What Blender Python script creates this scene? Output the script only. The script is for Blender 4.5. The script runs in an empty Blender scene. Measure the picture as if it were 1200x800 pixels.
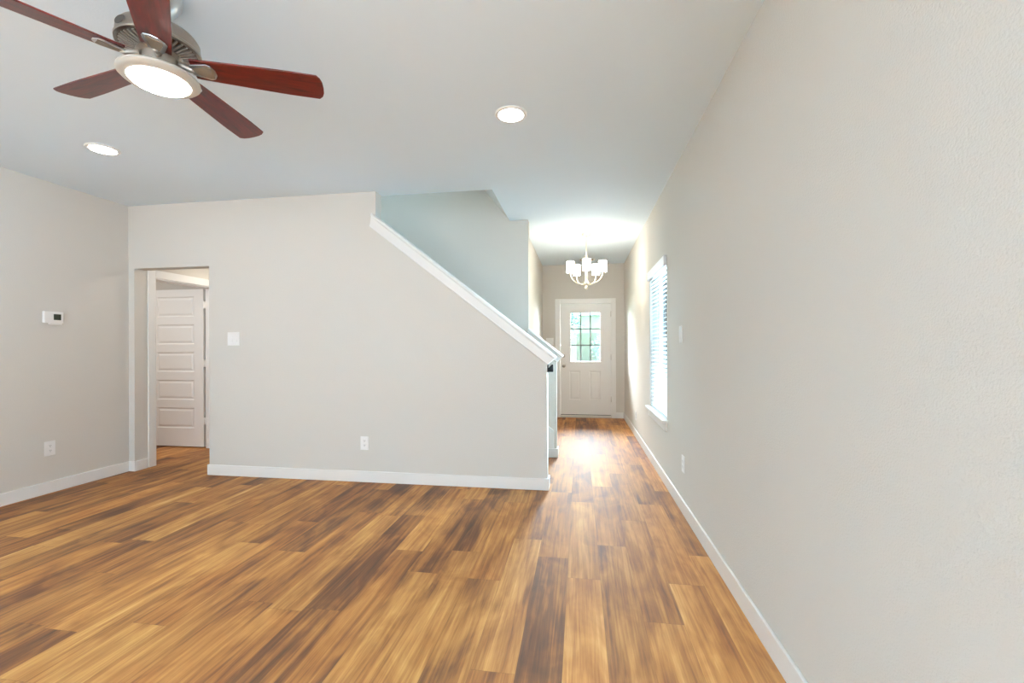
import bpy, bmesh, math, random
from mathutils import Vector, Matrix
random.seed(7)
PI = math.pi
scn = bpy.context.scene
C = scn.collection

# ------------------------------------------------------------------ camera
cam_d = bpy.data.cameras.new('camera')
cam = bpy.data.objects.new('camera', cam_d); C.objects.link(cam)
cam.matrix_world = (Matrix.Translation((0, 0, 1.2718)) @ Matrix.Rotation(0.15281, 4, 'Z')
                    @ Matrix.Rotation(PI/2, 4, 'X') @ Matrix.Rotation(-0.0036, 4, 'Z'))
cam_d.sensor_width = 36; cam_d.lens = 514.88/1200*36
cam_d.shift_y = 6.15/1200
cam_d.clip_start = 0.05
scn.camera = cam

# ------------------------------------------------------------------ view
scn.view_settings.view_transform = 'Standard'
scn.view_settings.look = 'None'
scn.view_settings.gamma = 1
scn.view_settings.use_curve_mapping = False
scn.view_settings.exposure = 0.22
scn.cycles.max_bounces = 12
scn.cycles.diffuse_bounces = 8
scn.cycles.sample_clamp_indirect = 8

# ------------------------------------------------------------------ daylight
SKY = 5.0
SKY_STREET = 150.0
LOW_GLOW = 2.2
SKY_WARM = (0.98, 0.97, 0.97)      # around the sun, behind the camera
SKY_STREET_COL = (0.93, 0.97, 1.0)
LOW_GLOW_COL = (0.83, 0.97, 1.11)   # cool glow added below the horizon to cool the ceiling
SKY_COOL = (0.495, 0.80, 1.0)       # the rest of the sky
w = bpy.data.worlds.new('daylight'); scn.world = w; w.use_nodes = True
nt = w.node_tree; nt.nodes.clear()
tc = nt.nodes.new('ShaderNodeTexCoord'); sp = nt.nodes.new('ShaderNodeSeparateXYZ')
mr = nt.nodes.new('ShaderNodeMapRange')
mr.inputs['From Min'].default_value = -1; mr.inputs['From Max'].default_value = 1
ramp = nt.nodes.new('ShaderNodeValToRGB'); re_ = ramp.color_ramp.elements
re_[0].position = .12; re_[0].color = SKY_WARM + (1,)
re_[1].position = .92; re_[1].color = SKY_STREET_COL + (1,)
for p_ in (.52, .68): q_ = re_.new(p_); q_.color = SKY_COOL + (1,)
mx = nt.nodes.new('ShaderNodeMix'); mx.data_type = 'RGBA'; mx.blend_type = 'MULTIPLY'
mx.inputs[7].default_value = LOW_GLOW_COL + (1,)
bg = nt.nodes.new('ShaderNodeBackground'); bg.inputs['Strength'].default_value = SKY
wo = nt.nodes.new('ShaderNodeOutputWorld')
L = nt.links.new
bright = nt.nodes.new('ShaderNodeMapRange')           # brighter sky on the street side
bright.inputs['From Min'].default_value = -0.2; bright.inputs['From Max'].default_value = 0.9
bright.inputs['To Min'].default_value = SKY; bright.inputs['To Max'].default_value = SKY_STREET
low = nt.nodes.new('ShaderNodeMapRange')              # lower half brightened to throw light up on the ceiling
low.inputs['From Min'].default_value = -0.05; low.inputs['From Max'].default_value = 0.05
low.inputs['To Min'].default_value = LOW_GLOW; low.inputs['To Max'].default_value = 1.0
mu = nt.nodes.new('ShaderNodeMath'); mu.operation = 'MULTIPLY'
dt = nt.nodes.new('ShaderNodeVectorMath'); dt.operation = 'DOT_PRODUCT'; dt.inputs[1].default_value = (.20, 1, 0)
nt.links.new(tc.outputs['Generated'], dt.inputs[0]); nt.links.new(dt.outputs['Value'], bright.inputs['Value']); nt.links.new(sp.outputs['Z'], low.inputs['Value'])
nt.links.new(bright.outputs[0], mu.inputs[0]); nt.links.new(low.outputs[0], mu.inputs[1]); nt.links.new(mu.outputs[0], bg.inputs['Strength'])
L(tc.outputs['Generated'], sp.inputs[0]); L(sp.outputs['Y'], mr.inputs['Value'])
L(mr.outputs[0], ramp.inputs[0]); L(ramp.outputs[0], mx.inputs[6])
gm = nt.nodes.new('ShaderNodeMapRange'); gm.inputs['From Min'].default_value = .05; gm.inputs['From Max'].default_value = -.05
L(sp.outputs['Z'], gm.inputs['Value']); L(gm.outputs[0], mx.inputs[0]); L(mx.outputs[2], bg.inputs['Color']); L(bg.outputs[0], wo.inputs[0])

def portal(name, loc, rot, sx, sy):
    d = bpy.data.lights.new(name, 'AREA'); d.shape = 'RECTANGLE'; d.size = sx; d.size_y = sy
    d.cycles.is_portal = True
    o = bpy.data.objects.new(name, d); C.objects.link(o); o.location = loc; o.rotation_euler = rot
def area(name, loc, rot, sx, sy, power, col):
    d = bpy.data.lights.new(name, 'AREA'); d.shape = 'RECTANGLE'; d.size = sx; d.size_y = sy
    d.energy = power; d.color = col
    o = bpy.data.objects.new(name, d); C.objects.link(o); o.location = loc; o.rotation_euler = rot
# openings the daylight comes in by (portals only guide the sampling)
portal('portal_front_door', (0.104, 8.12, 1.44), (-PI/2, 0, 0), 0.56, 0.92)
portal('portal_hall_window', (0.95, 4.635, 1.34), (0, PI/2, 0), 1.5, 1.0)
portal('portal_rear_left', (-2.95, -6.62, 1.22), (PI/2, 0, 0), 1.2, 2.3)
portal('portal_rear_right', (-0.75, -6.62, 1.22), (PI/2, 0, 0), 1.2, 2.3)
portal('portal_rear_side', (0.93, -2.4, 1.35), (0, PI/2, 0), 1.8, 4.2)
portal('portal_upstairs', (-3.62, 4.54, 4.3), (0, -PI/2, 0), 1.1, 0.8)
area('upstairs_blue_fill', (-1.9, 4.54, 5.1), (0, 0, 0), 1.4, .8, 7, (.15, .60, 1.0))  # unseen lamp added to tint the far stair wall blue
# lobby lamp, and an unseen area light added to brighten the side room
area('vestibule_ceiling_lamp', (-4.0, 4.75, 2.40), (0, 0, 0), 0.25, 0.25, 7, (1, .93, .82))
area('side_room_fill', (-5.7, 3.6, 2.60), (0, 0, 0), 0.5, 0.5, 26, (1, .98, .95))  # unseen fill added to brighten the open door leaf

# ------------------------------------------------------------------ helpers
def srgb(r, g, b):
    f = lambda c: (c/255/12.92) if c/255 <= .04045 else ((c/255+.055)/1.055)**2.4
    return (f(r), f(g), f(b), 1)
def mat(name, col, rough=.5, metal=0, bump=None, spec=.5):
    m = bpy.data.materials.new(name); m.use_nodes = True
    b = m.node_tree.nodes['Principled BSDF']
    b.inputs['Base Color'].default_value = col if len(col) == 4 else (*col, 1)
    b.inputs['Roughness'].default_value = rough; b.inputs['Metallic'].default_value = metal
    b.inputs['Specular IOR Level'].default_value = spec
    if bump:
        t = m.node_tree; n = t.nodes.new('ShaderNodeTexNoise'); c = t.nodes.new('ShaderNodeTexCoord')
        n.inputs['Scale'].default_value = bump[0]; n.inputs['Detail'].default_value = 3
        u = t.nodes.new('ShaderNodeBump'); u.inputs['Strength'].default_value = bump[1]
        u.inputs['Distance'].default_value = bump[2]
        t.links.new(c.outputs['Object'], n.inputs['Vector']); t.links.new(n.outputs['Fac'], u.inputs['Height'])
        t.links.new(u.outputs[0], b.inputs['Normal'])
    return m
def emit(name, col, s):
    m = bpy.data.materials.new(name); m.use_nodes = True
    b = m.node_tree.nodes['Principled BSDF']
    b.inputs['Base Color'].default_value = (.9, .9, .88, 1)
    b.inputs['Emission Color'].default_value = (*col, 1); b.inputs['Emission Strength'].default_value = s
    return m

M = {}
M['wall'] = mat('wall_paint', (.60, .566, .516), .85, bump=(165, .5, .003), spec=.25)
M['ceil'] = mat('ceiling_paint', (.71, .805, .875), .9, bump=(120, .2, .003), spec=.2)
M['trim'] = mat('white_trim_paint', (.76, .745, .72), .35)
M['door'] = mat('white_door_paint', (.76, .745, .72), .4)
M['plastic'] = mat('white_plastic', (.78, .765, .745), .35)
M['slot'] = mat('dark_slot', (.08, .08, .08), .6)
M['screen'] = mat('thermostat_screen', (.035, .045, .03), .2)
M['black'] = mat('black_metal', (.010, .011, .013), .7, spec=.2)
M['nickel'] = mat('brushed_nickel', (.37, .32, .27), .32, 1, bump=(300, .05, .001))
M['satin'] = mat('satin_nickel_dull', (.52, .46, .40), .45, .85)
M['chrome'] = mat('polished_nickel', (.58, .60, .62), .28, 1)
M['recess'] = mat('motor_recess', (.16, .085, .045), .6, .3)
M['medal'] = mat('medallion_inset', (.20, .155, .11), .5, .2)
M['champ'] = mat('champagne_metal', (.78, .70, .56), .3, .8)
M['lens'] = emit('fan_light_lens', (1, .97, .92), 20)
M['can'] = emit('recessed_light_lens', (1, .97, .93), 28)
M['shade'] = emit('frosted_shade', (1, .92, .79), 32)
M['pan'] = mat('light_pan', (.50, .46, .40), .4, .3)
M['slat'] = mat('blind_slat', (.86, .87, .87), .45)
M['grass'] = mat('grass', srgb(110, 150, 90), .9, bump=(8, .6, .05))
M['paving'] = mat('concrete_paving', srgb(205, 202, 200), .9, bump=(20, .3, .01))
M['leaf'] = mat('leaf', (.05, .11, .09), .8)
M['bark'] = mat('bark', srgb(110, 90, 75), .9, bump=(30, .8, .02))
M['stairs'] = mat('stair_carpet', srgb(176, 168, 156), .95, bump=(250, .6, .004))
M['siding'] = mat('outside_siding', (.21, .21, .22), .8)
# translucent slats let daylight glow through
def slat_glow(m):
    t = m.node_tree; b = t.nodes['Principled BSDF']; o = t.nodes['Material Output']
    tr = t.nodes.new('ShaderNodeBsdfTranslucent'); tr.inputs[0].default_value = (.85, .87, .88, 1)
    x = t.nodes.new('ShaderNodeMixShader'); x.inputs[0].default_value = .35
    t.links.new(b.outputs[0], x.inputs[1]); t.links.new(tr.outputs[0], x.inputs[2]); t.links.new(x.outputs[0], o.inputs[0])
slat_glow(M['slat'])
def glass_mat():
    m = bpy.data.materials.new('window_glass'); m.use_nodes = True; t = m.node_tree; t.nodes.clear()
    a = t.nodes.new('ShaderNodeBsdfTransparent'); a.inputs[0].default_value = (.95, .97, .97, 1)
    g = t.nodes.new('ShaderNodeBsdfGlossy'); g.inputs['Roughness'].default_value = .02
    f = t.nodes.new('ShaderNodeFresnel'); f.inputs[0].default_value = 1.45
    x = t.nodes.new('ShaderNodeMixShader'); o = t.nodes.new('ShaderNodeOutputMaterial')
    t.links.new(f.outputs[0], x.inputs[0]); t.links.new(a.outputs[0], x.inputs[1]); t.links.new(g.outputs[0], x.inputs[2])
    t.links.new(x.outputs[0], o.inputs[0]); return m
M['glass'] = glass_mat()

def floor_mat():
    m = bpy.data.materials.new('wood_plank_floor'); m.use_nodes = True; t = m.node_tree
    N = t.nodes.new; K = t.links.new; b = t.nodes['Principled BSDF']
    def ma(op, a, bb=None, c=None):
        n = N('ShaderNodeMath'); n.operation = op
        for i, v in enumerate((a, bb, c)):
            if v is None: continue
            if isinstance(v, (int, float)): n.inputs[i].default_value = v
            else: K(v, n.inputs[i])
        return n.outputs[0]
    def comb(x, y, z):
        n = N('ShaderNodeCombineXYZ')
        for i, v in enumerate((x, y, z)):
            if isinstance(v, (int, float)): n.inputs[i].default_value = v
            else: K(v, n.inputs[i])
        return n.outputs[0]
    co = N('ShaderNodeTexCoord'); s = N('ShaderNodeSeparateXYZ'); K(co.outputs['Object'], s.inputs[0])
    X, Y = s.outputs[0], s.outputs[1]
    W, LEN = .18, 1.2
    u = ma('DIVIDE', ma('SUBTRACT', X, .108), W); row = ma('FLOOR', u); fu = ma('SUBTRACT', u, row)
    wn = N('ShaderNodeTexWhiteNoise'); wn.noise_dimensions = '1D'; K(ma('ADD', row, 3.7), wn.inputs['W'])
    v = ma('ADD', ma('DIVIDE', Y, LEN), wn.outputs['Value']); col = ma('FLOOR', v); fv = ma('SUBTRACT', v, col)
    w2 = N('ShaderNodeTexWhiteNoise'); w2.noise_dimensions = '2D'; K(comb(row, col, 0), w2.inputs['Vector'])
    ident = w2.outputs['Value']
    def noise(sx, sy, detail, dist, rough=.55):
        n = N('ShaderNodeTexNoise'); n.inputs['Scale'].default_value = 1; n.inputs['Detail'].default_value = detail
        n.inputs['Distortion'].default_value = dist; n.inputs['Roughness'].default_value = rough
        K(comb(ma('MULTIPLY', X, sx), ma('MULTIPLY', Y, sy), ma('MULTIPLY', ident, 60)), n.inputs['Vector'])
        return n.outputs['Fac']
    broad = noise(9, .9, 2, .8); streak = noise(30, 1.1, 5, 1.2); fine = noise(150, 5, 4, .4, .65)
    blot = noise(5, 2.2, 3, 1.2)
    val = ma('ADD', ma('MULTIPLY', ident, .30), ma('MULTIPLY', broad, .62))
    val = ma('ADD', val, ma('MULTIPLY', streak, .70))
    val = ma('ADD', val, ma('MULTIPLY', blot, .62))
    val = ma('ADD', val, ma('MULTIPLY', fine, .36))
    val = ma('SUBTRACT', val, .82)
    r = N('ShaderNodeValToRGB'); K(val, r.inputs[0]); e = r.color_ramp.elements
    e[0].position = .08; e[0].color = srgb(70, 38, 18)
    e[1].position = .92; e[1].color = srgb(216, 170, 110)
    for p, c in ((.29, (108, 63, 28)), (.50, (157, 100, 44)), (.72, (190, 135, 70))):
        q = e.new(p); q.color = srgb(*c)
    du = ma('ABSOLUTE', ma('SUBTRACT', fu, .5)); dv = ma('ABSOLUTE', ma('SUBTRACT', fv, .5))
    seam = ma('MAXIMUM', ma('GREATER_THAN', du, .494), ma('GREATER_THAN', dv, .4991))
    x = N('ShaderNodeMix'); x.data_type = 'RGBA'; x.blend_type = 'MULTIPLY'
    K(ma('MULTIPLY', seam, .5), x.inputs[0]); K(r.outputs[0], x.inputs[6]); x.inputs[7].default_value = (.35, .28, .22, 1)
    w3 = N('ShaderNodeTexWhiteNoise'); w3.noise_dimensions = '2D'; K(comb(col, row, 0), w3.inputs['Vector'])
    tint = N('ShaderNodeMix'); tint.data_type = 'RGBA'; tint.blend_type = 'MULTIPLY'
    K(w3.outputs['Value'], tint.inputs[0]); K(x.outputs[2], tint.inputs[6]); tint.inputs[7].default_value = (1, .90, .80, 1)
    K(tint.outputs[2], b.inputs['Base Color'])
    b.inputs['Specular IOR Level'].default_value = .62
    K(ma('ADD', .60, ma('MULTIPLY', fine, .12)), b.inputs['Roughness'])
    bp = N('ShaderNodeBump'); bp.inputs['Strength'].default_value = .12; bp.inputs['Distance'].default_value = .002
    K(ma('SUBTRACT', fine, ma('MULTIPLY', seam, .8)), bp.inputs['Height']); K(bp.outputs[0], b.inputs['Normal'])
    return m
M['floor'] = floor_mat()
def blade_mat():
    m = bpy.data.materials.new('cherry_blade_wood'); m.use_nodes = True; t = m.node_tree
    b = t.nodes['Principled BSDF']; N = t.nodes.new; K = t.links.new
    c = N('ShaderNodeTexCoord'); mp = N('ShaderNodeMapping'); mp.inputs['Scale'].default_value = (6, 45, 45)
    n = N('ShaderNodeTexNoise'); n.inputs['Scale'].default_value = 1; n.inputs['Detail'].default_value = 4; n.inputs['Distortion'].default_value = 1.0
    r = N('ShaderNodeValToRGB'); e = r.color_ramp.elements
    e[0].position = .3; e[0].color = srgb(48, 8, 5); e[1].position = .75; e[1].color = srgb(112, 26, 16)
    K(c.outputs['Object'], mp.inputs[0]); K(mp.outputs[0], n.inputs['Vector']); K(n.outputs['Fac'], r.inputs[0])
    K(r.outputs[0], b.inputs['Base Color']); b.inputs['Roughness'].default_value = .32
    b.inputs['Coat Weight'].default_value = .15; b.inputs['Coat Roughness'].default_value = .2
    return m
M['blade'] = blade_mat()

# ---- mesh helpers
def obj(name, bm, m, parent=None, smooth=False, bevel=0):
    bmesh.ops.recalc_face_normals(bm, faces=bm.faces)
    me = bpy.data.meshes.new(name); bm.to_mesh(me); bm.free()
    me.materials.append(m)
    if smooth:
        for p in me.polygons: p.use_smooth = True
    o = bpy.data.objects.new(name, me); C.objects.link(o)
    if parent: o.parent = parent
    if bevel:
        q = o.modifiers.new('bevel', 'BEVEL'); q.width = bevel; q.segments = 2; q.limit_method = 'ANGLE'
    return o
def smooth_angle(o, deg=35):
    for p in o.data.polygons: p.use_smooth = True
    q = o.modifiers.new('edges', 'EDGE_SPLIT'); q.split_angle = math.radians(deg)
    return o
def empty(name, loc, rz=0):
    o = bpy.data.objects.new(name, None); C.objects.link(o); o.location = loc; o.rotation_euler = (0, 0, rz)
    o.empty_display_size = .1
    return o
def tag(o, label, cat, group=None, kind=None):
    o['label'] = label; o['category'] = cat
    if group: o['group'] = group
    if kind: o['kind'] = kind
    return o
def B(): return bmesh.new()
def box(bm, x0, x1, y0, y1, z0, z1):
    v = [bm.verts.new(p) for p in ((x0,y0,z0),(x1,y0,z0),(x1,y1,z0),(x0,y1,z0),(x0,y0,z1),(x1,y0,z1),(x1,y1,z1),(x0,y1,z1))]
    for f in ((0,3,2,1),(4,5,6,7),(0,1,5,4),(1,2,6,5),(2,3,7,6),(3,0,4,7)): bm.faces.new([v[i] for i in f])
    return bm
def prism(bm, pts, fn0, fn1):
    """polygon of 2D points extruded between two maps 2D->3D"""
    a = [bm.verts.new(fn0(*p)) for p in pts]; b = [bm.verts.new(fn1(*p)) for p in pts]
    bm.faces.new(a); bm.faces.new(list(reversed(b))); n = len(pts)
    for i in range(n): bm.faces.new((a[i], b[i], b[(i+1) % n], a[(i+1) % n]))
    return bm
def prism_xz(bm, pts, y0, y1): return prism(bm, pts, lambda x, z: (x, y0, z), lambda x, z: (x, y1, z))
def prism_xy(bm, pts, z0, z1): return prism(bm, pts, lambda x, y: (x, y, z0), lambda x, y: (x, y, z1))
def lathe(bm, prof, n=48, c=(0, 0, 0), cap=True):
    rings = []
    for r, z in prof:
        if r < 1e-6: rings.append([bm.verts.new((c[0], c[1], c[2]+z))])
        else: rings.append([bm.verts.new((c[0]+r*math.cos(2*PI*i/n), c[1]+r*math.sin(2*PI*i/n), c[2]+z)) for i in range(n)])
    for a, b in zip(rings, rings[1:]):
        for i in range(n):
            j = (i+1) % n
            if len(a) == 1 and len(b) == 1: continue
            if len(a) == 1: bm.faces.new((a[0], b[i], b[j]))
            elif len(b) == 1: bm.faces.new((a[i], a[j], b[0]))
            else: bm.faces.new((a[i], a[j], b[j], b[i]))
    if cap:
        for rg in (rings[0], rings[-1]):
            if len(rg) > 1: bm.faces.new(rg)
    return bm
def tube(bm, pts, r, n=10):
    pts = [Vector(p) for p in pts]; rings = []
    up = None
    for i, p in enumerate(pts):
        d = (pts[min(i+1, len(pts)-1)] - pts[max(i-1, 0)]).normalized()
        if up is None:
            up = Vector((0, 0, 1)) if abs(d.z) < .9 else Vector((1, 0, 0))
        s = d.cross(up).normalized(); up = s.cross(d).normalized()
        rr = r[i] if isinstance(r, (list, tuple)) else r
        rings.append([bm.verts.new(p + (s*math.cos(2*PI*k/n) + up*math.sin(2*PI*k/n))*rr) for k in range(n)])
    for a, b in zip(rings, rings[1:]):
        for k in range(n): bm.faces.new((a[k], a[(k+1) % n], b[(k+1) % n], b[k]))
    bm.faces.new(rings[0]); bm.faces.new(rings[-1])
    return bm
def struct(name, bm, m, label, cat, bevel=0):
    return tag(obj(name, bm, m, None, False, bevel), label, cat, kind='structure')

H = 2.74                       # ceiling height
XR, XL = 0.780, -4.619         # right and left walls
YB, YBT = 3.896, 4.016         # stair wall, front and back face
YF, YFT = 5.06, 5.18           # far wall of the stairs
YE = 7.967                     # wall with the front door
YR = -6.5                      # rear wall behind the camera
HOLE = (-3.45, -0.803, 4.028, 5.06)
OP0, OP1, OPZ = -4.55, -3.675, 2.093   # opening in the stair wall

# ================================================================== the setting
struct('floor', box(B(), -7.6, .95, YR-.15, 8.12, -.1, 0), M['floor'], 'warm brown wood plank floor running towards the front door', 'floor')

bm = B()
box(bm, -7.6, .95, YR-.15, HOLE[2], H, 3.04); box(bm, -7.6, .95, 5.12, 8.12, H, 3.04)
box(bm, HOLE[1], .95, HOLE[2], 5.12, H, 3.04); box(bm, -7.6, HOLE[0], HOLE[2], 5.12, H, 3.04)
struct('ceiling', bm, M['ceil'], 'pale grey textured ceiling with the stairwell opening', 'ceiling')
bm = prism_xz(B(), [(HOLE[1], H), (HOLE[1]-.75, H+.945), (HOLE[1]-.75, H+1.1), (HOLE[1], H+.16)], HOLE[2], HOLE[3])
struct('ceiling_stairwell', bm, M['wall'], 'sloped soffit above the stairwell opening', 'ceiling')

WY0, WY1, WZ0, WZ1 = 4.15, 5.12, .60, 2.09
bm = B()
box(bm, XR, .93, YR-.15, -4.5, 0, H); box(bm, XR, .93, -4.5, -.3, 0, .45); box(bm, XR, .93, -4.5, -.3, 2.25, H); box(bm, XR, .93, -.3, WY0, 0, H); box(bm, XR, .93, WY1, 8.12, 0, H)  # includes an unseen opening behind the camera, added to light the left wall
box(bm, XR, .93, WY0, WY1, 0, WZ0); box(bm, XR, .93, WY0, WY1, WZ1, H)
struct('wall_right', bm, M['wall'], 'long beige textured wall on the right with one window', 'wall')
struct('wall_left', box(B(), XL-.12, XL, YR-.15, YBT, 0, H), M['wall'], 'pale grey wall on the left with the thermostat', 'wall')

SL = 0.778                                       # pitch of the stair cap
zlow = lambda x: 2.406 - SL*(x+1.949)            # lower edge of the cap's fascia
bm = prism_xz(B(), [(XL, 0), (OP0, 0), (OP0, OPZ), (OP1, OPZ), (OP1, 0), (-.287, 0), (-.287, zlow(-.287)+.06),
                    (-1.896, zlow(-1.896)+.06), (-1.896, H), (XL, H)], YB, YBT)
struct('wall_back', bm, M['wall'], 'beige wall along the stairs with a sloping top edge', 'wall')
bm = prism_xz(B(), [(-3.45, 0), (-.264, 0), (-.264, zlow(-.264)+.06), (-.585, zlow(-.585)+.06), (-.585, H), (-.8, H), (-.8, 5.2), (-3.45, 5.2)], YF, YFT)
struct('wall_stairwell', bm, M['wall'], 'blue-grey wall on the far side of the stairs', 'wall')
bm = B()                                         # upstairs shell round the stairwell, unseen opening added to let sky light in
box(bm, -3.45, -.8, 3.9, HOLE[2], 3.04, 5.2); box(bm, -.803, -.68, 3.9, 5.18, 3.04, 5.2)
box(bm, -3.6, -3.45, 3.9, 5.18, 0, 3.9); box(bm, -3.6, -3.45, 3.9, 5.18, 4.75, 5.2)
box(bm, -3.6, -3.45, 3.9, 4.04, 3.9, 4.75); box(bm, -3.6, -3.45, 5.04, 5.18, 3.9, 4.75)
box(bm, -3.6, -.68, 3.9, 5.18, 5.2, 5.3)
struct('wall_upstairs', bm, M['wall'], 'upper stairwell walls above the ceiling opening', 'wall')
struct('wall_hall', box(B(), -.80, -.665, YFT, YE, 0, H), M['wall'], 'pale wall on the left of the entry hall', 'wall')

DX0, DX1, DZ = -.352, .560, 2.04                 # front door opening
bm = B()
box(bm, -.80, DX0, YE, 8.10, 0, H); box(bm, DX1, .93, YE, 8.10, 0, H); box(bm, DX0, DX1, YE, 8.10, DZ, H)
struct('wall_front', bm, M['wall'], 'beige end wall holding the front door', 'wall')

bm = B()                                          # unseen rear wall, two openings added as light sources behind the camera
wz0, wz1 = .08, 2.35
box(bm, -7.6, .93, YR-.12, YR, 0, wz0); box(bm, -7.6, .93, YR-.12, YR, wz1, H)
box(bm, -7.6, -3.55, YR-.12, YR, wz0, wz1); box(bm, -2.45, -1.30, YR-.12, YR, wz0, wz1); box(bm, -.15, .93, YR-.12, YR, wz0, wz1)
struct('wall_rear', bm, M['wall'], 'unseen rear wall with two openings added to let light in', 'wall')

# little lobby behind the opening and the side room
DY0, DY1, DH = 4.118, 4.93, 2.03                 # side room doorway along y
XS0 = OP0 - .14
bm = B()
box(bm, XS0, OP0, YBT, DY0, 0, H); box(bm, XS0, OP0, DY1, 5.5, 0, H); box(bm, XS0, OP0, DY0, DY1, DH, H)
struct('wall_lobby', bm, M['wall'], 'wall with the side room doorway inside the opening', 'wall')
bm = B()
box(bm, OP0, OP1+.1, 5.4, 5.5, 0, H); box(bm, OP1, OP1+.07, YBT, 5.4, 0, H)
struct('wall_lobby_far', bm, M['wall'], 'plain wall at the far end of the small lobby', 'wall')
bm = B()
box(bm, -7.6, XS0, 5.10, 5.2, 0, H); box(bm, -7.6, -7.5, YR, 5.1, 0, H)  # end wall set close behind the door leaf to keep the hinge gap dark
box(bm, -7.5, XL-.12, 2.4, 2.5, 0, H)
struct('wall_side_room', bm, M['wall'], 'walls of the side room behind the white door', 'wall')

# ---- baseboards
def board(name, segs, label):
    bm = B()
    for s in segs: box(bm, *s, 0, .104)
    return struct(name, bm, M['trim'], label, 'baseboard', bevel=.004)
T = .015
board('baseboard_left', [(XL, XL+T, YR, YB)], 'white baseboard along the left wall')
board('baseboard_opening', [(XL+T, OP0+T, YB-T, YB), (OP0, OP0+T, YB, 4.024)], 'short white baseboard turning into the opening')
board('baseboard_back', [(OP1-T, -.287+T, YB-T, YB), (OP1-T, OP1, YB, 4.6), (-.287, -.287+T, YB, YBT)], 'white baseboard under the sloping stair wall')
board('baseboard_stairs', [(-.36, -.264+T, YF-T, YF), (-.264, -.264+T, YF, YFT+T), (-.665, -.264, YFT, YFT+T)], 'short white baseboard round the stub wall at the stair foot')
board('baseboard_hall', [(-.665, -.665+T, YFT+T, YE)], 'white baseboard along the left of the entry hall')
board('baseboard_front', [(-.65, -.437, YE-T, YE), (.634, XR-T, YE-T, YE)], 'white baseboard pieces either side of the front door')
board('baseboard_right', [(XR-T, XR, YR, YE)], 'long white baseboard along the right wall')

# ---- stair caps: fascia boards below a rounded cap board
def stair_cap(name, y0, y1, label):
    bl = Vector((-1.949, 2.406)); br = Vector((-.283, zlow(-.283)))
    if name == 'trim_2': br = Vector((-.262, zlow(-.262)))
    if name == 'trim_2': bl = Vector((-.605, zlow(-.605)))
    up0 = Vector((.018, .126)); up1 = Vector((.078, .066))
    P = lambda t: [tuple(bl+up0*t[0]), tuple(br+up1*t[0]), tuple(br+up1*t[1]), tuple(bl+up0*t[1])]
    bm = B()
    prism_xz(bm, P((0, .74)), y0-.018, y0); prism_xz(bm, P((0, .74)), y1, y1+.018)
    prism_xz(bm, P((.03, .13)), y0-.024, y0-.018)
    o = struct(name, bm, M['trim'], label, 'stair trim', bevel=.003)
    c = prism_xz(B(), P((.74, 1.03)), y0-.036, y1+.036)
    obj('cap_board', c, M['trim'], o, bevel=.012)
    return o
stair_cap('trim_1', YB, YBT, 'white sloping cap along the top of the stair half wall')
stair_cap('trim_2', YF, YFT, 'white sloping cap on the far stub wall by the hall')

# ---- stairs (mostly behind the half wall)
bm = B(); x = -.42
pts = [(x, 0)]
for i in range(12):
    pts += [(x, .19*(i+1)), (x-.244, .19*(i+1))]; x -= .244
pts += [(x, .19*12-.25), (-.75, 0)]
prism_xz(bm, pts, YBT+.004, YF-.014)
struct('stairs', bm, M['stairs'], 'carpeted stairs climbing behind the sloping half wall', 'stairs')
sk = [(-.297, .0), (-.297, .311), (-3.1, .311+SL*2.803), (-3.1, .08+SL*2.68), (-.5, 0)]
struct('trim_3', prism_xz(B(), [(-.365, .105), (-.297, .105), (-.297, .311), (-3.3, .311+SL*3.0), (-3.3, SL*3.0)], YF-.013, YF),
       M['trim'], 'white skirt board beside the stairs on the far wall', 'stair trim')

# ---- black piece under the low end of the cap
bk = empty('stair_black_piece', (-.287, 3.955, 1.04))
tag(bk, 'small black piece under the low end of the near stair cap', 'bracket')
obj('plate', box(B(), 0, .008, -.03, .03, 0, .075), M['black'], bk, bevel=.002)
obj('arm', prism_xz(B(), [(.008, .005), (.052, .005), (.052, .072), (.040, .072), (.008, .038)], -.022, .022), M['black'], bk, bevel=.003)

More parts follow.
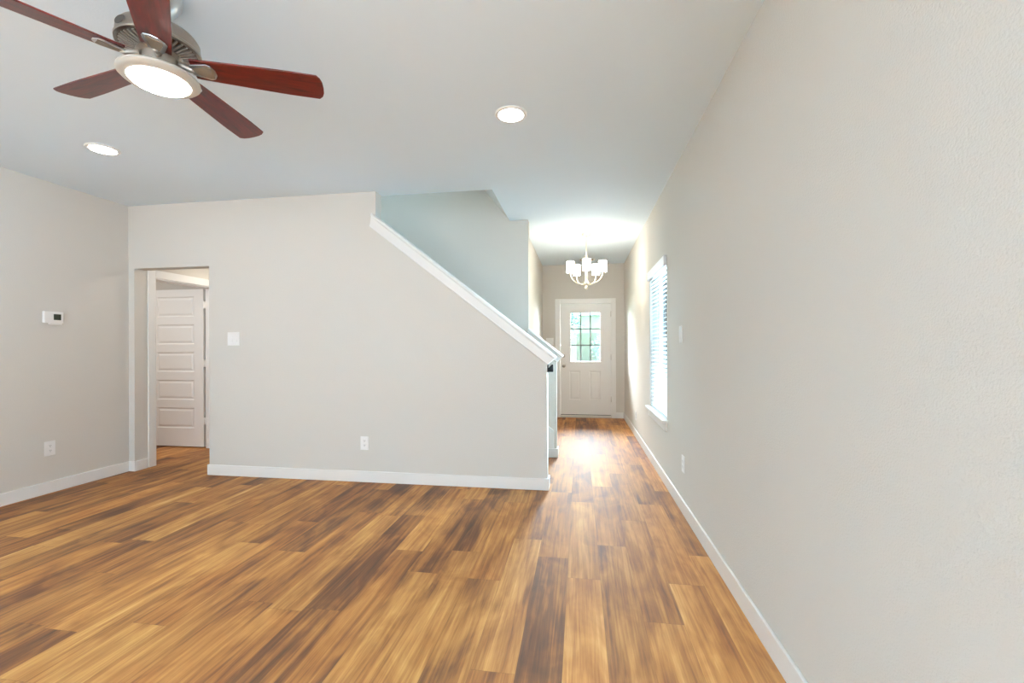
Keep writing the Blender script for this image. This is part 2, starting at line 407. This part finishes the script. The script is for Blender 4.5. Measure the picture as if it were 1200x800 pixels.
# ================================================================== doors
def slab(bm, w, h, t, panels=(), holes=(), raise_=True):
    """door leaf in local x (0..w), z (0..h); front face at y=0, back at y=t"""
    xs = sorted({0, w, *[r[i] for r in (*panels, *holes) for i in (0, 1)]})
    zs = sorted({0, h, *[r[i] for r in (*panels, *holes) for i in (2, 3)]})
    inside = lambda cx, cz, rs: any(r[0] < cx < r[1] and r[2] < cz < r[3] for r in rs)
    def q(*p): bm.faces.new([bm.verts.new(v) for v in p])
    for i in range(len(xs)-1):
        for j in range(len(zs)-1):
            a, b, c, d = xs[i], xs[i+1], zs[j], zs[j+1]; cx, cz = (a+b)/2, (c+d)/2
            if inside(cx, cz, holes): continue
            if not inside(cx, cz, panels):
                q((a,0,c),(b,0,c),(b,0,d),(a,0,d)); q((a,t,c),(a,t,d),(b,t,d),(b,t,c))
    for (a, b, c, d) in panels:
        for y0, s in ((0, 1), (t, -1)):
            steps = [(0, 0), (.010, .007), (.022, .007)] + ([(.040, .0015)] if raise_ else [])
            for (i0, d0), (i1, d1) in zip(steps, steps[1:]):
                o = [(a+i0,c+i0),(b-i0,c+i0),(b-i0,d-i0),(a+i0,d-i0)]; n = [(a+i1,c+i1),(b-i1,c+i1),(b-i1,d-i1),(a+i1,d-i1)]
                for k in range(4):
                    m_ = (k+1) % 4
                    q((o[k][0],y0+s*d0,o[k][1]),(o[m_][0],y0+s*d0,o[m_][1]),(n[m_][0],y0+s*d1,n[m_][1]),(n[k][0],y0+s*d1,n[k][1]))
            i1, d1 = steps[-1]
            q((a+i1,y0+s*d1,c+i1),(b-i1,y0+s*d1,c+i1),(b-i1,y0+s*d1,d-i1),(a+i1,y0+s*d1,d-i1))
    for (a, b, c, d) in holes:
        q((a,0,c),(a,t,c),(b,t,c),(b,0,c)); q((a,0,d),(b,0,d),(b,t,d),(a,t,d)); q((a,0,c),(a,0,d),(a,t,d),(a,t,c)); q((b,0,c),(b,t,c),(b,t,d),(b,0,d))
    q((0,0,0),(0,t,0),(w,t,0),(w,0,0)); q((0,0,h),(w,0,h),(w,t,h),(0,t,h)); q((0,0,0),(0,0,h),(0,t,h),(0,t,0)); q((w,0,0),(w,t,0),(w,t,h),(w,0,h))
    bmesh.ops.remove_doubles(bm, verts=bm.verts, dist=1e-5)
    return bm

# front door
dw, dx, dz0, dz1 = .892, -.342, .052, 2.028
d1 = empty('door_1', (dx, YE+.012, 0))
tag(d1, 'white front door with nine panes of glass at the end of the hall', 'door', kind='structure')
g = (-.155-dx, .363-dx, 1.005-dz0, 1.876-dz0)
bm = slab(B(), dw, dz1-dz0, .044, panels=[(-.185-dx, .012-dx, .315-dz0, .832-dz0), (.170-dx, .372-dx, .315-dz0, .832-dz0)], holes=[g])
leaf = obj('leaf', bm, M['door'], d1); leaf.location = (0, 0, dz0)
G = (g[0], g[1], g[2]+dz0, g[3]+dz0)
def ring(bm, a, b, c, d, wd, y0, y1):
    box(bm, a-wd, b+wd, y0, y1, d, d+wd); box(bm, a-wd, b+wd, y0, y1, c-wd, c); box(bm, a-wd, a, y0, y1, c, d); box(bm, b, b+wd, y0, y1, c, d)
    return bm
obj('glass_frame', ring(B(), *G, .028, -.010, 0), M['door'], d1, bevel=.004)
obj('pane', box(B(), G[0], G[1], .018, .024, G[2], G[3]), M['glass'], d1)
bm = B()
for k in (1, 2):
    xx = G[0]+(G[1]-G[0])*k/3; box(bm, xx-.011, xx+.011, .006, .018, G[2], G[3])
    zz = G[2]+(G[3]-G[2])*k/3; box(bm, G[0], G[1], .006, .018, zz-.011, zz+.011)
obj('muntins', bm, mat('muntin_grey', (.22, .23, .25), .5), d1)
def knob_bm(R, Lk):
    bm = lathe(B(), [(0, 0), (R, 0), (R, .006), (R*.45, .012), (R*.4, Lk*.5), (R*.85, Lk*.62), (R*.95, Lk*.8), (R*.7, Lk*.97), (0, Lk)], 24)
    bmesh.ops.rotate(bm, verts=bm.verts, cent=(0, 0, 0), matrix=Matrix.Rotation(PI/2, 3, 'X')); return bm
kn = obj('knob', knob_bm(.032, .06), M['nickel'], d1, True); kn.location = (-.284-dx, 0, .925)
bm = lathe(B(), [(0, 0), (.03, 0), (.028, .012), (.012, .014), (.012, .022), (0, .022)], 24)
bmesh.ops.rotate(bm, verts=bm.verts, cent=(0, 0, 0), matrix=Matrix.Rotation(PI/2, 3, 'X'))
db = obj('deadbolt', bm, M['nickel'], d1); db.location = (-.284-dx, 0, 1.105)
for z in (.28, 1.03, 1.80):
    o = obj('hinge', lathe(B(), [(0, 0), (.007, 0), (.007, .1), (0, .1)], 12), M['nickel'], d1, True); o.location = (dw+.003, -.004, z)
obj('door_gap_block', box(B(), 0, dw, .006, .040, .042, .0525), M['black'], d1)  # black strip added to block leaking light and show the dark gap
obj('threshold', box(B(), -.006, dw+.014, -.03, .12, 0, .042), mat('pale_threshold', (.66, .62, .56), .5), d1, bevel=.006)

# casing and jamb round the front door
bm = B()
a, b = -.436, .633
box(bm, a, DX0+.006, YE-.018, YE, 0, DZ+.085); box(bm, DX1-.006, b, YE-.018, YE, 0, DZ+.085); box(bm, DX0+.006, DX1-.006, YE-.018, YE, DZ-.004, DZ+.085)
tr = struct('trim_4', bm, M['trim'], 'white casing round the front door', 'door trim', bevel=.004)
bm = B()
box(bm, DX0, DX0+.008, YE, 8.10, .042, DZ); box(bm, DX1-.008, DX1, YE, 8.10, .042, DZ); box(bm, DX0+.008, DX1-.008, YE, 8.10, DZ-.008, DZ)
obj('jamb', bm, M['trim'], tr)

# side room door: hinged on the far jamb, standing open into the room
d2 = empty('door_2', (XS0-.003, DY1-.012, 0))
tag(d2, 'white five-panel door standing open beyond the opening', 'door', kind='structure')
LW = .80
pz = [(.244, .503), (.607, .858), (.966, 1.214), (1.317, 1.569), (1.669, 1.924)]
bm = slab(B(), LW, 2.005, .035, panels=[(.12, LW-.135, a_, b_) for a_, b_ in [(p-.012, q_-.012) for p, q_ in pz]])
bmesh.ops.translate(bm, verts=bm.verts, vec=(-LW-.03, 0, .014))
lf = obj('leaf', bm, M['door'], d2)
for z in (.30, 1.03, 1.77):
    bm = box(B(), -.034, .003, -.003, .0, z, z+.09); lathe(bm, [(0, 0), (.006, 0), (.006, .09), (0, .09)], 10, (-.015, -.006, z))
    obj('hinge', bm, M['trim'], d2)
def knob_side(y, s):
    bm = knob_bm(.028, .055)
    if s > 0: bmesh.ops.rotate(bm, verts=bm.verts, cent=(0, 0, 0), matrix=Matrix.Rotation(PI, 3, 'Z'))
    o = obj('knob', bm, M['nickel'], d2, True); o.location = (-LW+.03, y, .95)
knob_side(0, -1); knob_side(.035, 1)
bm = B()
cw = .085
box(bm, OP0, OP0+.016, DY0-cw, DY0, 0, DH+cw); box(bm, OP0, OP0+.016, DY1, DY1+cw, 0, DH+cw); box(bm, OP0, OP0+.016, DY0, DY1, DH, DH+cw)
tr2 = struct('trim_5', bm, M['trim'], 'white casing round the side room doorway', 'door trim', bevel=.004)
bm = B()
box(bm, XS0, OP0, DY0, DY0+.012, 0, DH-.004); box(bm, XS0, OP0, DY1-.012, DY1, 0, DH-.004); box(bm, XS0, OP0, DY0+.012, DY1-.012, DH-.012, DH)
obj('jamb', bm, M['trim'], tr2)

# ================================================================== window_1 on the right wall and its blind
w1 = empty('window_1', (XR, (WY0+WY1)/2, WZ0))
tag(w1, 'tall hall window with white sill on the right wall', 'window', kind='structure')
hw = (WY1-WY0)/2; wh = WZ1-WZ0
bm = B()
def ring_x(bm, y0, y1, z0, z1, wd, x0, x1):
    box(bm, x0, x1, y0, y0+wd, z0, z1); box(bm, x0, x1, y1-wd, y1, z0, z1); box(bm, x0, x1, y0+wd, y1-wd, z0, z0+wd); box(bm, x0, x1, y0+wd, y1-wd, z1-wd, z1)
    return bm
ring_x(bm, -hw, hw, 0, wh, .045, .10, .145); box(bm, .105, .14, -hw+.045, hw-.045, wh/2-.02, wh/2+.02)
obj('frame', bm, M['trim'], w1)
obj('pane', box(B(), .12, .126, -hw+.045, hw-.045, .045, wh-.045), M['glass'], w1)
obj('sill', box(B(), -.05, .10, -hw-.045, hw+.045, -.022, .004), M['trim'], w1, bevel=.006)
obj('apron', box(B(), -.018, 0, -hw-.02, hw+.02, -.10, -.022), M['trim'], w1, bevel=.003)

bl = empty('window_blind', (XR+.035, (WY0+WY1)/2, WZ0+.01))
tag(bl, 'white horizontal slat blind hanging in the hall window', 'blind')
bh = WZ1-WZ0-.01
obj('valance', box(B(), -.062, -.050, -hw-.012, hw+.012, bh-.085, bh+.004), M['slat'], bl, bevel=.002)
for y0 in (-hw-.012, hw): obj('valance_return', box(B(), -.050, -.036, y0, y0+.012, bh-.085, bh+.004), M['slat'], bl)
obj('headrail', box(B(), -.02, .03, -hw+.004, hw-.004, bh-.05, bh-.004), M['slat'], bl)
bm = B(); z = .045; ta = math.radians(24)
while z < bh-.06:
    c, s = math.cos(ta)*.025, math.sin(ta)*.025
    prism(bm, [(-c, z-s-.0012), (c, z+s-.0012), (c, z+s+.0012), (0, z+.004), (-c, z-s+.0012)], lambda x, zz: (x, -hw+.006, zz), lambda x, zz: (x, hw-.006, zz))
    z += .0425
obj('slats', bm, M['slat'], bl)
obj('bottom_rail', box(B(), -.025, .025, -hw+.006, hw-.006, .002, .018), M['slat'], bl, bevel=.003)
for yy in (-hw+.12, hw-.12):
    for xx in (-.027, .027): obj('ladder_cord', box(B(), xx-.001, xx+.001, yy-.002, yy+.002, .01, bh-.03), M['slat'], bl)
obj('tilt_wand', tube(B(), [(-.032, hw-.07, bh-.09), (-.032, hw-.07, bh-.75)], .004, 8), M['slat'], bl)

# ================================================================== ceiling fan
FX, FY = -1.711, 1.573
fan = empty('ceiling_fan', (FX, FY, H))
tag(fan, 'five-blade ceiling fan with red-brown blades and lit round lamp', 'ceiling fan')
o = obj('canopy', lathe(B(), [(0, 0), (.078, 0), (.080, -.018), (.074, -.045), (.056, -.078), (.036, -.100), (.030, -.108), (0, -.108)]), M['chrome'], fan); smooth_angle(o)
o = obj('downrod', lathe(B(), [(.021, -.100), (.022, -.125), (.014, -.132), (.014, -.175)], 24), M['black'], fan); smooth_angle(o)
mo = obj('motor_housing', lathe(B(), [(0, -.158), (.05, -.160), (.105, -.165), (.128, -.175), (.139, -.192), (.141, -.226), (.145, -.231), (.144, -.240), (.136, -.243), (.132, -.243)], 64, cap=False), M['nickel'], fan); smooth_angle(mo)
o = obj('recess', lathe(B(), [(.132, -.243), (.118, -.236), (.09, -.240), (.075, -.252), (0, -.252)], 64, cap=False), M['recess'], mo)
bm = B()
for k in range(40):
    a = 2*PI*k/40; ca, sa = math.cos(a), math.sin(a)
    P = lambda r, t, z: (r*ca-t*sa, r*sa+t*ca, z)
    pr = [(.076, -.258), (.100, -.252), (.130, -.246), (.130, -.240), (.076, -.246)]
    prism(bm, pr, lambda r, z: P(r, -.0035, z), lambda r, z: P(r, .0035, z))
obj('vent_fins', bm, M['satin'], mo)
# oval badge on the housing side that faces the camera's left
ba = math.radians(259)
bm = lathe(B(), [(0, 0), (.022, 0), (.025, .002), (.022, .004), (0, .004)], 24)
bmesh.ops.scale(bm, vec=(1.25, .62, 1), verts=bm.verts)
bmesh.ops.rotate(bm, verts=bm.verts, cent=(0, 0, 0), matrix=Matrix.Rotation(PI/2, 3, 'X'))
bd = obj('badge', bm, mat('badge_dark', (.10, .09, .08), .3, .7), mo)
bd.rotation_euler = (0, 0, ba+PI/2); bd.location = (.1385*math.cos(ba), .1385*math.sin(ba), -.207)
o = obj('switch_housing', lathe(B(), [(0, -.250), (.074, -.252), (.078, -.262), (.066, -.275), (.064, -.318), (.080, -.330), (.080, -.338), (0, -.338)]), M['nickel'], fan); smooth_angle(o)
lk = obj('light_pan', lathe(B(), [(0, -.330), (.100, -.332), (.126, -.338), (.139, -.349), (.140, -.357), (.131, -.366), (.112, -.371), (.107, -.371)], 64, cap=False), M['pan'], fan); smooth_angle(lk)
o = obj('lens', lathe(B(), [(.107, -.366), (.105, -.371), (.096, -.380), (.075, -.390), (.045, -.397), (0, -.400)], 64, cap=False), M['lens'], lk, True)
def rounded_tip(w0, w1, r0, r1):
    up = []; N = 14
    for i in range(N+1):
        t = i/N; r = r0+(r1-r0)*t*.955
        up.append((r, (w0+(w1-w0)*min(1, (t/.75))**.8)/2))
    tip = [(r1-.020, w1/2-.004), (r1-.009, w1/2-.016), (r1-.002, w1*.22), (r1, 0)]
    half = up+tip
    return [(r, -ww) for r, ww in half] + [(r, ww) for r, ww in reversed(half[:-1])]
def med_outline(s, r0, r1, w0, w1):
    return [(r0+s*.7, -w0/2+s), (r1-.028, -w1/2+s), (r1-.012, -w1/2+.007+s*.6), (r1-s, -.012), (r1-s, .012), (r1-.012, w1/2-.007-s*.6), (r1-.028, w1/2-s), (r0+s*.7, w0/2-s)]
blade_bm = prism_xy(B(), rounded_tip(.098, .135, .118, .628), -.0035, .0035)
blade_me = None
for k in range(5):
    if k == 0:
        bobj = obj('blade', blade_bm, M['blade'], fan, bevel=.0015)
        bm = prism_xy(B(), med_outline(0, .112, .205, .052, .082), -.0085, -.0036)
        med = obj('blade_bracket', bm, M['chrome'], bobj, bevel=.0025)
        bm2 = prism_xy(B(), med_outline(.013, .112, .205, .052, .082), -.0105, -.0085)
        ins = obj('bracket_inset', bm2, M['medal'], bobj)
        bm3 = tube(B(), [(.070, 0, .010), (.088, 0, .004), (.112, 0, -.006), (.124, 0, -.0075)], [.013, .012, .012, .008], 12)
        arm = obj('bracket_arm', bm3, M['satin'], bobj, True)
        kids = [med, ins, arm]
        cur = bobj
    else:
        cur = bobj.copy(); C.objects.link(cur); cur.parent = fan
        for q in kids:
            c2 = q.copy(); C.objects.link(c2); c2.parent = cur
    a = math.radians(24.75+72*k)
    cur.matrix_local = Matrix.Translation((0, 0, 2.444-H)) @ Matrix.Rotation(a, 4, 'Z') @ Matrix.Rotation(math.radians(-12), 4, 'X')

# ================================================================== recessed lights
def recessed(loc, label):
    t = empty('recessed_light', loc); tag(t, label, 'ceiling light', 'recessed ceiling lights')
    o = obj('trim_ring', lathe(B(), [(.078, 0), (.100, 0), (.101, -.004), (.096, -.009), (.084, -.011), (.078, -.009)], 48, cap=False), M['trim'], t); smooth_angle(o)
    obj('lens', lathe(B(), [(.081, -.002), (.079, -.010), (.055, -.015), (0, -.017)], 48, cap=False), M['can'], t, True)
recessed((-3.465, 2.74, H), 'round recessed ceiling light below and left of the fan')
recessed((-.423, 2.74, H), 'round recessed ceiling light right of the fan, nearer the hall')

# ================================================================== chandelier
ch = empty('chandelier', (.090, 5.815, H))
tag(ch, 'five-arm chandelier with lit white cylinder shades in the hall', 'chandelier')
o = obj('canopy', lathe(B(), [(0, 0), (.062, 0), (.062, -.010), (.050, -.022), (.018, -.030), (0, -.030)], 32), M['champ'], ch); smooth_angle(o)
bm = B()
lathe(bm, [(.006, -.028), (.006, -.30)], 12)
obj('stem', bm, M['champ'], ch, True)
o = obj('column', lathe(B(), [(.004, -.27), (.018, -.285), (.012, -.30), (.011, -.40), (.020, -.415), (.012, -.43), (.013, -.60), (.026, -.625), (.034, -.645), (.026, -.665), (.012, -.675), (.020, -.690), (.022, -.705), (.014, -.722), (0, -.730)], 24), M['champ'], ch); smooth_angle(o)
for k in range(5):
    a = -PI/2+2*PI*k/5
    R = .215
    prof = []
    for i in range(13):
        t = i/12
        ang = t*PI/2
        prof.append((.022+(R-.022)*math.sin(ang)**1.0, -.650+.0-.012*math.sin(PI*t)+.125*(1-math.cos(ang))))
    prof.append((R, -.505))
    P = [(r*math.cos(a), r*math.sin(a), z) for r, z in prof]
    ar = obj('arm', tube(B(), P, .0065, 8), M['champ'], ch, True)
    cx, cy = R*math.cos(a), R*math.sin(a)
    o = obj('socket_cup', lathe(B(), [(0, -.520), (.022, -.517), (.026, -.505), (.018, -.495), (.016, -.450), (0, -.450)], 20, (cx, cy, 0)), M['champ'], ar); smooth_angle(o)
    obj('shade', lathe(B(), [(.048, -.508), (.050, -.503), (.050, -.372), (.047, -.372), (.047, -.500), (.024, -.504)], 32, (cx, cy, 0), cap=False), M['shade'], ar, True)
    obj('shade_light_stop', lathe(B(), [(0, -.371), (.0475, -.371), (.0475, -.368), (0, -.368)], 32, (cx, cy, 0)), M['trim'], ar)  # unseen disc added to hold the shade's light off the ceiling

# ================================================================== ceiling vent
v = empty('ceiling_vent', (.13, 7.53, H))
tag(v, 'small white air vent in the hall ceiling behind the chandelier', 'air vent')
obj('frame', ring(B(), -.105, .105, -.05, .05, .022, 0, 0) if False else
    (lambda bm: [box(bm, -.13, .13, -.075, -.05, -.010, 0), box(bm, -.13, .13, .05, .075, -.010, 0), box(bm, -.13, -.105, -.05, .05, -.010, 0), box(bm, .105, .13, -.05, .05, -.010, 0)][0])(B()), M['trim'], v, bevel=.002)
bm = B()
for k in range(6):
    y = -.042+k*.0168
    prism(bm, [(y-.006, -.009), (y+.004, -.001), (y+.006, -.001), (y-.004, -.009)], lambda yy, z: (-.105, yy, z), lambda yy, z: (.105, yy, z))
obj('louvers', bm, M['satin'], v)
obj('backing', box(B(), -.105, .105, -.05, .05, -.0008, 0), M['slot'], v)

# ================================================================== wall plates
# local frame: plate lies in x/z, front towards -y
def outlet(loc, rz, label):
    t = empty('electrical_outlet', loc, rz); tag(t, label, 'outlet', 'electrical outlets')
    obj('cover_plate', box(B(), -.041, .041, -.006, 0, -.064, .064), M['plastic'], t, bevel=.003)
    for s in (-1, 1):
        pts = [(.016*math.cos(a), s*.021+.0145*max(-.85, min(.85, math.sin(a)))) for a in [2*PI*i/20 for i in range(20)]]
        r = obj('receptacle', prism_xz(B(), pts, -.0085, -.006), M['plastic'], t)
        bm = box(B(), -.0075, -.0045, -.0088, -.0085, s*.021, s*.021+.009); box(bm, .0045, .0075, -.0088, -.0085, s*.021, s*.021+.008)
        lathe_pts = [(.0026*math.cos(a), s*.021-.007+.0026*math.sin(a)) for a in [2*PI*i/10 for i in range(10)]]
        prism_xz(bm, lathe_pts, -.0088, -.0085)
        obj('slots', bm, M['slot'], r)
    return t
def switch(loc, rz, n, label, ww=None):
    t = empty('light_switch', loc, rz); tag(t, label, 'light switch', 'light switches')
    wd = ww or (.041 if n == 1 else .066)
    obj('cover_plate', box(B(), -wd, wd, -.006, 0, -.066, .066), M['plastic'], t, bevel=.003)
    for i in range(n):
        cx = (i-(n-1)/2)*.050
        prism(bm := B(), [(-.006, -.034), (-.012, -.034), (-.0075, 0), (-.0085, .034), (-.006, .034)], lambda y, z: (cx-.0165, y, z), lambda y, z: (cx+.0165, y, z))
        obj('rocker', bm, M['plastic'], t, bevel=.001)
    return t
outlet((XL, 3.205, .392), PI/2, 'white outlet low on the left wall under the thermostat')
outlet((-2.013, YB, .366), 0, 'white outlet low on the sloping stair wall')
outlet((XR, 3.512, .373), -PI/2, 'white outlet low on the right wall, nearer side of the window')
outlet((XR, 6.35, .30), -PI/2, 'white outlet low on the right wall between window and front door')
switch((-3.398, YB, 1.360), 0, 2, 'white double rocker switch beside the opening on the stair wall')
switch((XR, 3.582, 1.364), -PI/2, 1, 'white single switch on the right wall beside the window')
switch((-.535, YE, 1.36), 0, 2, 'white switch plate left of the front door')

th = empty('thermostat', (XL, 3.225, 1.545), PI/2)
tag(th, 'white thermostat with small dark screen on the left wall', 'thermostat')
obj('body', box(B(), -.073, .073, -.026, 0, -.050, .052), M['plastic'], th, bevel=.005)
obj('screen', box(B(), -.004, .052, -.0275, -.026, -.022, .030), M['screen'], th)
obj('lower_tab', box(B(), -.030, .066, -.020, -.001, -.063, -.050), M['plastic'], th, bevel=.003)

# ================================================================== outdoors
struct('ground_outside', box(B(), -25, 25, 8.12, 45, -.25, -.15), M['grass'], 'lawn outside the front door', 'lawn')
struct('porch_outside', box(B(), -1.2, 1.6, 8.12, 16, -.15, -.06), M['paving'], 'pale concrete path outside the front door', 'path')
hs = empty('house', (0, 26, -.15))  # added to block the bright sky so the glass bars stay visible
tag(hs, 'low house added to cover the bright sky behind the front door glass', 'house')
obj('wall', box(B(), -9, 9, 0, 8, 0, 3.2), M['siding'], hs)
obj('roof', prism(B(), [(-.6, 3.2), (8.6, 3.2), (4, 5.4)], lambda y, z: (-9.4, y, z), lambda y, z: (9.4, y, z)), mat('roof_shingle', (.05, .055, .06), .9), hs)
for x0 in (-4.2, 2.6):
    wf = obj('window', (lambda bm: [ring_x(bm, 0, 0, 0, 0, 0, 0, 0) if False else None, box(bm, x0, x0+1.5, -.04, 0, 1.0, 2.4)][1])(B()), M['trim'], hs)
    obj('pane', box(B(), x0+.08, x0+1.42, -.05, -.04, 1.08, 2.32), mat('far_window_glass', (.05, .10, .11), .1), wf)
obj('garage_door', box(B(), -1.2, 1.6, -.03, 0, 0, 2.2), mat('garage_paint', (.11, .115, .12), .7), hs)
def tree(loc, h, cr, label, seed, name='tree'):
    rnd = random.Random(seed)
    t = empty(name, loc); tag(t, label, 'tree' if name == 'tree' else 'shrub')
    tube(bm := B(), [(0, 0, 0), (.05, .02, h*.3), (-.03, .05, h*.55), (.04, 0, h*.8)], [.11*h/4, .09*h/4, .07*h/4, .03*h/4], 10)
    for k in range(5):
        a = k*1.3; tube(bm, [(0, 0, h*(.4+.06*k)), (cr*.5*math.cos(a), cr*.5*math.sin(a), h*(.55+.06*k))], [.04*h/4, .015*h/4], 6)
    obj('trunk', bm, M['bark'], t, True)
    bm = B()
    for k in range(1500):
        d = Vector((rnd.gauss(0, 1), rnd.gauss(0, 1), rnd.gauss(0, 1))).normalized()*cr*rnd.random()**.4*(1+.2*math.sin(5*k))
        c = Vector((0, 0, h*.72))+Vector((d.x, d.y, d.z*.95))
        s = .055*h/4*rnd.uniform(.7, 1.5); m3 = Matrix.Rotation(rnd.random()*6.28, 3, 'Z') @ Matrix.Rotation(rnd.random()*3, 3, 'X')
        q = [bm.verts.new(c+m3 @ Vector(p)) for p in ((-s*1.6, 0, 0), (0, -s*.7, .2*s), (s*1.6, 0, 0), (0, s*.7, .2*s))]
        bm.faces.new(q)
    obj('crown', bm, M['leaf'], t)
tree((-.62, 12.0, -.15), 2.9, .62, 'green leafy tree outside seen through the left panes of the front door', 3)
tree((.95, 15.5, -.15), 1.9, .55, 'low green shrub outside seen through the right panes of the front door', 5, 'shrub')
